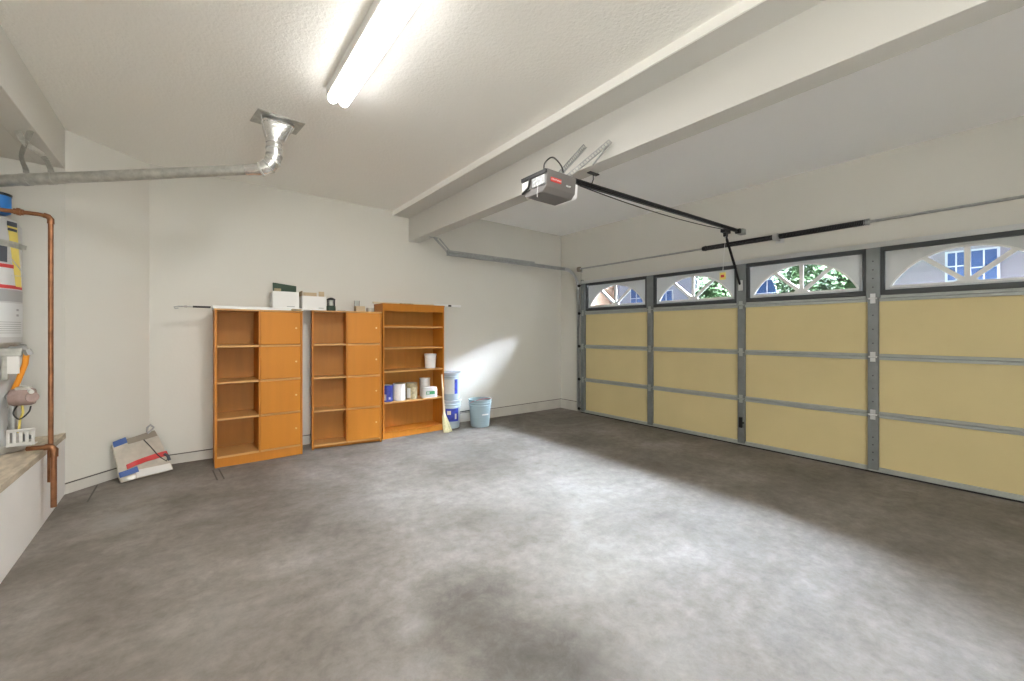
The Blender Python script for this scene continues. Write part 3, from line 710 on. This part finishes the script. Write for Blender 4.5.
bk = empty('bookcase', (1.765, 4.655, fz(2.1)), 'tall open orange bookcase with paint cans on its shelves', 'bookcase')
W, D, H = .812, .285, 1.592; T = .018
def BB(nm, m, *a, bevel=.0015): return MB().box(*a).build(nm, m, bk, bevel, local=True)
BB('side_panel', 'wood', 0, .02, 0, D, 0, H-.004); BB('side_panel', 'wood', W-.02, W, 0, D, 0, H-.004)
BB('top_panel', 'wood', -.004, W+.004, -.006, D, H-.004, H+.014)
BB('top_fascia', 'wood', .02, W-.02, .002, .018, H-.075, H-.004)
BB('back_panel', 'wood_back', .02, W-.02, D-.008, D, .04, H)
BB('back_panel_seam', 'wood', .40, .403, D-.0095, D-.008, .1, H-.08, bevel=0)
BB('plinth', 'wood', .02, W-.02, .004, .022, 0, .066)
shz = [.065, .422, .793, 1.068, 1.327]
for z in shz: BB('shelf' if z > .11 else 'bottom_panel', 'wood_edge' if z > .11 else 'wood', .02, W-.02, .004, D-.008, z-.009, z+.009)
BZ = fz(2.1)
# a loose spare board lying on the top shelf
tag(MB().box(1.80, 2.42, 4.70, 4.86, BZ+1.337, BZ+1.352).build('spare_board', 'wood', None, .001), 'thin orange board lying flat on the top shelf of the bookcase', 'board')

# ------------------------------------------------------------------ buckets and cans
def bucket(loc, r0, r1, h, label, body, group=None, lid=False, handle=True, name='bucket', tilt=0, bail='strut'):
    t = empty(name, loc, label, 'bucket', group); x, y, z = 0, 0, 0
    pr = [(0, .004), (r0-.006, 0), (r0, .006), (r0+(r1-r0)*.78, h*.78), (r1+.004, h*.785), (r1+.004, h*.80), (r0+(r1-r0)*.86, h*.81), (r0+(r1-r0)*.90, h*.87), (r1+.006, h*.875), (r1+.006, h*.89), (r1, h*.90), (r1, h-.012), (r1+.006, h-.010), (r1+.006, h), (r1-.004, h)]
    pr += [(r1-.006, h-.01), (r0-.004, .012), (0, .012)] if not lid else [(0, h)]
    MB().lathe((0, 0, 0), pr, 40).build('body', body, t, local=True)
    if lid: MB().lathe((0, 0, 0), [(r1+.009, h-.014), (r1+.010, h+.006), (r1+.002, h+.010), (r1-.006, h+.003), (0, h+.003)], 40).build('lid', 'bucketrim', t, local=True)
    if handle:
        pts = [Vector((r1*1.03*cos(a), 0, 0)) for a in (0, pi)]
        an = R(tilt)
        hp_ = [(r1*1.04*cos(a), -r1*.98*sin(a)*cos(an), h*.90 + r1*.98*sin(a)*sin(an)) for a in [pi*k/18 for k in range(19)]]
        MB().tube(hp_, .003, 6).build('bail_handle', bail, t, local=True)
    return t
b_ = bucket((2.735, 4.765, fz(2.7)-.002), .118, .134, .365, 'lower of the two stacked pale buckets, with a blue label, beside the bookcase', 'bucketgrey', 'two stacked pails', handle=False, lid=True)
MB().patch((0, 0, 0), .129, R(-150), R(-70), .10, .27, .002, 14).build('blue_label', 'bluelabel', b_, local=True)
MB().patch((0, 0, 0), .1312, R(-140), R(-118), .19, .24, .001, 6).build('label_print', 'labelwhite', b_, local=True)
MB().patch((0, 0, 0), .1312, R(-95), R(-84), .13, .20, .001, 6).build('label_print', 'labelwhite', b_, local=True)
b2 = bucket((2.735, 4.765, fz(2.7)+.370), .118, .134, .36, 'upper of the two stacked pale buckets, lidded, with a white label', 'bucketgrey', 'two stacked pails', handle=True, lid=True, tilt=-65)
MB().patch((0, 0, 0), .129, R(-168), R(-98), .09, .28, .002, 14).build('paper_label', 'labelwhite', b2, local=True)
MB().patch((0, 0, 0), .129, R(-96), R(-76), .09, .28, .002, 8).build('blue_label', 'bluelabel', b2, local=True)
b3 = bucket((3.10, 4.60, fz(3.1)), .126, .152, .368, 'single open pale blue bucket standing on the floor against the back wall', 'bucketblue', tilt=22, bail='redstrap')
MB().patch((0, 0, 0), .1415, R(-112), R(-72), .165, .182, .002, 10).build('white_mark', 'white', b3, local=True)
# thin dark rod lying between the pails
tag(MB().tube([(2.72, 4.915, .175), (3.3, 4.915, .185)], .008, 8).build('iron_rod', 'black', None), 'thin dark rod resting behind the buckets along the foundation ledge', 'rod')

bw = empty('broom', (2.535, 4.50, fz(2.53)), 'pale broom leaning upside against the right side of the bookcase', 'broom')
bw['label'] = 'pale wooden broom leaning against the right side of the bookcase'
MB().tube([(2.522, 4.555, .22), (2.530, 4.632, .76)], .0105, 10).build('handle', 'pole', bw)
bm_ = MB(); rnd = random.Random(5)
cb = Vector((2.522, 4.557, .25))
for k in range(90):
    a = rnd.random()*2*pi; q = rnd.random()**.5
    st_ = cb + Vector((.022*q*cos(a), .014*q*sin(a), 0)); en = Vector((2.545+.060*q*cos(a), 4.50+.022*q*sin(a), fz(2.5)+.004+.01*rnd.random()))
    bm_.tube([st_, st_.lerp(en, .5)+Vector((.004*cos(a), 0, 0)), en], [.004, .005, .004], 5)
bm_.build('bristles', 'bristle', bw)
MB().cone((2.522, 4.555, .235), (2.524, 4.567, .30), .024, .013, 14).build('ferrule', 'pole', bw)

def can(loc, r, h, label, m, cat='paint can', lidm='tin', handle=True):
    t = empty('paint_can', loc, label, cat, 'cans on the bookcase shelves')
    MB().lathe((0, 0, 0), [(0, .001), (r, .001), (r+.002, .004), (r, .008), (r, h-.010), (r+.0025, h-.007), (r+.0025, h), (r-.004, h), (r-.006, h-.005), (0, h-.005)], 32).build('body', m, t, local=True)
    MB().lathe((0, 0, 0), [(r-.008, h-.0045), (r-.009, h+.001), (r-.02, h+.001), (r-.022, h-.003), (0, h-.003)], 32).build('lid', lidm, t, local=True)
    if handle:
        MB().tube([(r*1.02*cos(a), -r*.9*sin(a)-.006*0, h*.80 - r*.75*sin(a)) for a in [pi*k/14 for k in range(15)]], .0018, 6).build('wire_handle', 'strut', t, local=True)
    return t
Z4 = BZ + .431; Z3 = BZ + .802
Y_ = 4.755
k1 = can((1.862, Y_, Z4), .064, .195, 'blue-labelled paint can, first from the left on the stocked shelf', 'bluelabel')
MB().patch((0, 0, 0), .064, R(-175), R(-125), .02, .09, .001, 8).patch((0, 0, 0), .064, R(-100), R(-80), .03, .055, .001, 6).build('white_label', 'labelwhite', k1, local=True)
k2 = can((2.010, Y_, Z4), .074, .205, 'white paint bucket between the blue can and the brown stained can', 'white', lidm='canbrown')
k3 = can((2.170, Y_, Z4), .070, .20, 'brown stained paint can in the middle of the stocked shelf', 'canbrown')
MB().patch((0, 0, 0), .070, R(-165), R(-125), .02, .14, .001, 8).build('pale_label', 'labelwhite', k3, local=True)
k5 = can((2.40, 4.85, Z4), .066, .235, 'white round tub standing behind the green-labelled container', 'white', lidm='white', handle=False)
# green labelled jug
gj = empty('plastic_tub', (2.395, 4.715, Z4), 'low white plastic tub with a green label at right end of stocked shelf', 'tub')
gm = MB(); n = 32; vs = []; prof = [(.096, .048, .0), (.100, .052, .008), (.102, .054, .10), (.092, .050, .118), (.096, .053, .120), (.096, .053, .132), (.0, .0, .134)]
for (a_, b__, z) in prof:
    for (p, q) in rnd_rect(max(a_, .0001), max(b__, .0001), n, .55): vs.append((p, q, z))
gm.add(vs, [(i*n+k, i*n+(k+1) % n, (i+1)*n+(k+1) % n, (i+1)*n+k) for i in range(len(prof)-1) for k in range(n)])
gm.build('body', 'white', gj, local=True)
MB().box(-.070, .050, -.0560, -.0535, .045, .085).build('green_label', 'green', gj, local=True)
MB().box(-.062, -.025, -.0575, -.056, .050, .080).build('white_patch', 'labelwhite', gj, local=True)
# white pail on the shelf above
wp = empty('pail', (2.43, 4.755, Z3), 'small white plastic pail alone on the shelf above the cans', 'pail')
MB().lathe((0, 0, 0), [(0, .001), (.062, .001), (.066, .006), (.074, .150), (.078, .152), (.078, .175), (.074, .178), (.072, .17), (.062, .012), (0, .012)], 36).build('body', 'white', wp, local=True)
MB().lathe((0, 0, 0), [(.0795, .165), (.0795, .182), (.074, .185), (.068, .180), (0, .180)], 36).build('lid', 'labelwhite', wp, local=True)
MB().tube([(.079*cos(a), -.076*sin(a), .150-.045*sin(a)) for a in [pi*k/14 for k in range(15)]], .0018, 6).build('wire_handle', 'strut', wp, local=True)

# ------------------------------------------------------------------ things on top of the cabinets
TZ = fz(.5) + CH1 + .014
wb = tag(MB().box(.155, .90, 4.55, 4.80, TZ, TZ+.027).build('white_board', 'lightwhite', None, .002), 'long thin white board lying along the top of the left cabinet', 'board')
tl = empty('extension_pole', (.0, 4.66, TZ+.02), 'thin metal pole with black grip jutting out past the left cabinet top', 'pole')
MB().tube([(.015, 4.66, TZ+.014), (.145, 4.66, TZ+.014)], .009, 10).build('grip', 'black', tl)
MB().tube([(-.09, 4.66, TZ+.014), (.015, 4.66, TZ+.014)], .0065, 10).tube([(-.09, 4.66, TZ+.014), (-.115, 4.66, TZ+.008), (-.108, 4.65, TZ-.006), (-.085, 4.65, TZ-.003)], .005, 8).cone((-.045, 4.66, TZ+.014), (-.025, 4.66, TZ+.014), .010, n=10).build('hook_end', 'galv', tl)
BT = TZ + .027
def openbox(name, x0, x1, y0, y1, z, h, m, label, cat='box', wall=.004):
    t = empty(name, ((x0+x1)/2, (y0+y1)/2, z), label, cat)
    mb = MB().box(x0, x1, y0, y1, z, z+wall)
    mb.box(x0, x1, y0, y0+wall, z+wall, z+h).box(x0, x1, y1-wall, y1, z+wall, z+h).box(x0, x0+wall, y0+wall, y1-wall, z+wall, z+h).box(x1-wall, x1, y0+wall, y1-wall, z+wall, z+h)
    mb.build('body', m, t)
    return t
T2 = fz(1.36) + CH1 + .042
o1 = openbox('carton', .635, .868, 4.60, 4.76, BT, .165, 'paper', 'white open box holding dark green papers, on the left cabinet')
MB().box(.641, .862, 4.606, 4.754, BT+.13, BT+.15).build('contents', 'card', o1)
MB().box(.76, .83, 4.598, 4.6, BT+.012, BT+.02).build('label_print', 'labelgrey', o1)
tag(MB().hexa([(.645, 4.63, BT+.151), (.85, 4.63, BT+.151), (.85, 4.66, BT+.151), (.645, 4.66, BT+.151)], [(.65, 4.69, BT+.258), (.862, 4.69, BT+.235), (.862, 4.72, BT+.235), (.65, 4.72, BT+.258)]).build('green_folder', 'darkgreen', None, .002), 'dark green folder sticking up out of the white box', 'folder')
tag(MB().box(.65, .71, 4.612, 4.628, BT+.1505, BT+.195).build('orange_packet', 'canbrown', None, .002), 'small brown packet leaning in front of the green folder', 'packet')
o2 = openbox('carton', .905, 1.135, 4.62, 4.78, T2, .145, 'paper', 'white box with brown cardboard flaps bridging the gap between two cabinets')
for bb in ((.904, .908, 4.62, 4.78, T2+.145, T2+.195), (.92, 1.05, 4.66, 4.664, T2+.135, T2+.185), (1.07, 1.125, 4.66, 4.664, T2+.135, T2+.20)):
    MB().box(*bb).build('flap', 'card', o2)
MB().box(1.06, 1.11, 4.618, 4.62, T2+.018, T2+.026).build('label_print', 'labelgrey', o2)
tag(MB().box(.79, .875, 4.50, 4.545, TZ+.0005, TZ+.016).build('brown_strip', 'canbrown', None, .001), 'short dark strip lying on the cabinet front edge below the white box', 'strip')
ln = empty('jar', (1.205, 4.70, T2), 'small black and clear jar standing on the middle cabinet', 'jar')
MB().lathe((1.205, 4.70, T2), [(0, .001), (.042, .001), (.046, .008), (.046, .050), (.042, .056), (0, .056)], 28).build('body', 'darkgreen', ln)
MB().lathe((1.205, 4.70, T2), [(.039, .056), (.039, .120)], 28).build('glass', 'glass', ln)
MB().lathe((1.205, 4.70, T2), [(0, .120), (.044, .120), (.046, .126), (.032, .138), (.012, .146), (0, .147)], 28).build('cap', 'black', ln)
mb = MB()
for k in range(4):
    a = pi/4+k*pi/2; mb.cone((1.205+.042*cos(a), 4.70+.042*sin(a), T2+.054), (1.205+.042*cos(a), 4.70+.042*sin(a), T2+.122), .004, n=6)
mb.build('post', 'black', ln)
tag(MB().box(1.27, 1.345, 4.66, 4.70, T2+.0005, T2+.012).build('flat_packet', 'tin', None, .002), 'small flat grey packet beside the jar on the middle cabinet', 'packet')
cb_ = openbox('small_carton', 1.455, 1.555, 4.64, 4.72, T2, .062, 'card', 'small brown cardboard carton on the right end of the middle cabinet')
MB().box(1.459, 1.551, 4.644, 4.716, T2+.05, T2+.054).build('contents', 'cardpale', cb_)
gl = tag(MB().lathe((1.50, 4.76, T2), [(0, .002), (.026, .002), (.030, .13), (.028, .13), (.024, .006), (0, .006)], 24).build('drinking_glass', 'thinglass', None), 'clear glass standing behind the small brown carton', 'glass')
tag(MB().lathe((1.63, 4.70, T2), [(0, .001), (.036, .001), (.040, .01), (.040, .045), (.034, .052), (0, .052)], 28).build('round_tin', 'tin', None), 'low grey round tin next to the bookcase side', 'tin')
BTZ = BZ + H + .014
lp = empty('window_blind_rail', (2.3, 4.80, BTZ), 'long pale rail lying across the bookcase top and jutting past it', 'rail')
MB().box(1.70, 2.50, 4.785, 4.815, BTZ, BTZ+.022).build('rail', 'pole', lp, .003)
MB().box(2.50, 2.71, 4.782, 4.818, BTZ, BTZ+.030).build('white_sleeve', 'white', lp, .003)
MB().box(2.71, 2.76, 4.787, 4.813, BTZ+.005, BTZ+.025).build('joint', 'black', lp, .002)
MB().box(2.76, 2.91, 4.782, 4.818, BTZ, BTZ+.030).build('white_end', 'white', lp, .003)
tag(MB().box(1.99, 2.15, 4.66, 4.70, BTZ, BTZ+.010).build('dark_strip', 'canbrown', None, .001), 'thin brown strip lying on the bookcase front edge', 'strip')

# ------------------------------------------------------------------ crumpled package leaning at the corner
pk = empty('folded_package', (-.27, 4.64, fz(-.27)), 'crumpled flattened cardboard package with red strap and blue tape leaning in the corner', 'package')
BL, BRR, TL, TRR = Vector((-.445, 4.545, .080)), Vector((-.125, 4.70, .078)), Vector((-.515, 4.69, .385)), Vector((-.265, 4.89, .445))
nn = (BRR-BL).cross(TL-BL).normalized()
if nn.y > 0: nn = -nn
def on(u, v, h=0.):
    p = BL.lerp(BRR, u).lerp(TL.lerp(TRR, u), v)
    w = noise.noise(Vector((u*3.1, v*3.3, 1.7)))*.016 + noise.noise(Vector((u*8, v*7, 5)))*.006
    return p + nn*(w+h)
def sheet(u0, u1, v0, v1, h0, h1, nu, nv, fn=None):
    mb = MB(); vs = []; fs = []
    for lay in (h0, h1):
        for j in range(nv+1):
            for i in range(nu+1):
                u, v = u0+(u1-u0)*i/nu, v0+(v1-v0)*j/nv
                if fn: u, v = fn(u, v)
                vs.append(on(u, v, lay))
    m = nu+1; K = m*(nv+1)
    for j in range(nv):
        for i in range(nu):
            a = j*m+i; fs += [(a, a+1, a+m+1, a+m), (K+a, K+a+m, K+a+m+1, K+a+1)]
    for i in range(nu): fs += [(i, K+i, K+i+1, i+1), (nv*m+i, nv*m+i+1, K+nv*m+i+1, K+nv*m+i)]
    for j in range(nv): fs += [(j*m, (j+1)*m, K+(j+1)*m, K+j*m), (j*m+nu, K+j*m+nu, K+(j+1)*m+nu, (j+1)*m+nu)]
    return mb.add(vs, fs)
sheet(0, 1, .0, .94, -.008, .012, 20, 20, lambda u, v: (u, v*(1-.05*u))).build('cardboard', 'cardpale', pk)
sheet(.02, .30, .86, 1.0, .0125, .017, 6, 4).build('blue_tape', 'blue', pk)
sheet(.0, .34, .11, .24, .0125, .017, 8, 4, lambda u, v: (u, v+.06*u)).build('blue_tape', 'blue', pk)
sheet(.16, 1.02, .24, .35, .0175, .022, 16, 3, lambda u, v: (u, v+.07*(u-.16)+.04*sin(u*3))).build('red_strap', 'redstrap', pk)
sheet(.28, .98, .01, .20, .0125, .015, 10, 4, lambda u, v: (u, v*(1-.3*u)+.0)).build('white_sheet', 'paper', pk)
sheet(.04, .26, .0, .085, .013, .016, 5, 3).build('printed_patch', 'tin', pk)
sheet(.30, .98, .83, .96, .0125, .018, 10, 3, lambda u, v: (u, v*(1.0)-.045*u)).build('top_flap', 'darkflap', pk)
MB().tube([on(.66, .80, .02), on(.74, .60, .02), on(.80, .40, .024), on(.84, .30, .026), on(.92, .20, .02), on(.98, .26, .02)], .004, 6).build('black_string', 'cord', pk)
MB().tube([on(.78, .93, .022), on(.82, 1.02, .026), on(.92, 1.05, .026), on(.98, .98, .022), on(.88, .93, .024), on(.78, .90, .022)], .008, 8).build('rolled_handle', 'labelgrey', pk)
MB().tube([on(.93, .36, .024), on(.99, .30, .024), on(.99, .20, .020)], .012, 6).build('strap_buckle', 'labelink', pk)

# ------------------------------------------------------------------ outside
struct('ground', MB().box(5.2, 60, -40, 45, -.14, -.02), 'asphalt')
struct('sun_trim_eave', MB().box(5.10, 5.24, -1, 8, 2.78, 2.92), 'trimwhite')  # unseen overhang added to trim the steep daylight at the door windows
struct('sun_block_roof', MB().box(5.10, 6.0, -8, .95, 2.52, 2.66), 'trimwhite')  # unseen roof added to keep sun off the nearest door window
M['bounceblock'] = mat('sun_block_dark', (.03, .03, .032), .9, spec=0)  # kept dark so the added sun blockers bounce no light at the houses
struct('sun_block_wing', MB().box(5.2, 7.3, -8, -1.0, -.02, 5.0), 'bounceblock')  # unseen block added to cut slanting sun at the nearest door window
struct('bounce_block_skin', MB().box(XD+.026, XD+.034, DY1-.02, 5.1, -.12, 3.05).box(XD+.026, XD+.034, -1.0, DY0+.02, -.12, 3.05).box(XD+.026, XD+.034, DY0+.02, DY1-.02, DTOP-.02, 3.05), 'bounceblock')  # unseen dark skin added so the outer wall reflects no sun
def house(name, x, y0, y1, h, wallm, label, wins, roofm='roof'):
    t = empty(name, (x, (y0+y1)/2, 0), label, 'house')
    MB().box(x, x+8, y0, y1, -.02, h).build('wall', wallm, t)
    MB().prism([(x-.6, y0-.5, h), (x+8.6, y0-.5, h), (x+4, y0-.5, h+2.2)], (0, y1-y0+1, 0)).build('roof', roofm, t)
    for (a, b, c_, d_) in wins:
        f = MB().box(x-.06, x+.02, a-.05, b+.05, c_-.05, d_+.05).build('window', 'trimwhite', t)
        MB().box(x-.075, x-.05, a, b, c_, d_).build('pane', 'houseglass', f)
        mb = MB().box(x-.095, x-.07, (a+b)/2-.015, (a+b)/2+.015, c_, d_).box(x-.095, x-.07, a, b, (c_+d_)/2-.015, (c_+d_)/2+.015)
        mb.build('glazing_bar', 'trimwhite', f)
    return t
house('house', 16, -9, 3.2, 5.2, 'stucco', 'pale pink stucco house with blue windows seen through the nearest door window', [(.36, .79, 2.55, 3.42), (.90, 1.21, 2.7, 3.42), (-3.4, -2.0, 2.0, 3.6)])
house('house', 19, 5.6, 14.2, 5.2, 'whitehouse', 'white sided house seen through the farther door windows', [(6.1, 7.1, 2.4, 3.5), (10.9, 11.5, 2.4, 3.4), (12.6, 13.3, 2.5, 3.8)])
house('house', 18, 15.4, 28, 5.6, 'tanhouse', 'tan stucco house seen at the edge of the farthest door window', [(20.5, 22, 2, 3.6)])
def tree(x, y, h, r, label, seed):
    t = empty('tree', (x, y, 0), label, 'tree'); rnd = random.Random(seed)
    tk = MB().tube([(x, y, -.02), (x+.05, y, h*.3), (x-.05, y+.05, h*.6)], [.16, .12, .06], 10)
    for k in range(5):
        a = 2*pi*k/5; tk.tube([(x, y, h*(.30+.05*k)), (x+r*.5*cos(a), y+r*.5*sin(a), h*(.5+.06*k))], [.06, .02], 6)
    tk.build('trunk', 'bark', t)
    mb = MB(); vs = []; fs = []
    for k in range(9500):
        while True:
            p = Vector((rnd.uniform(-1, 1), rnd.uniform(-1, 1), rnd.uniform(-1, 1)))
            if p.length < 1: break
        p = p.normalized()*p.length**.45
        s1 = .82 + .30*noise.noise(p*2.3+Vector((seed, 0, 0)))
        c_ = Vector((x+p.x*r*s1, y+p.y*r*s1, h*.60+p.z*h*.42*s1))
        a = Vector((rnd.gauss(0, 1), rnd.gauss(0, 1), rnd.gauss(0, 1))).normalized(); b = a.orthogonal().normalized(); s = rnd.uniform(.06, .13)
        o = len(vs); vs += [c_-a*s, c_+b*s*.5, c_+a*s, c_-b*s*.5]; fs.append((o, o+1, o+2, o+3))
    mb.add(vs, fs).build('crown', 'leaf', t)
tree(13.5, 3.45, 5.2, 1.15, 'leafy green tree outside seen through the third door window', 2)
tree(15.0, 7.0, 3.9, .65, 'smaller green tree outside seen through the second door window', 9)
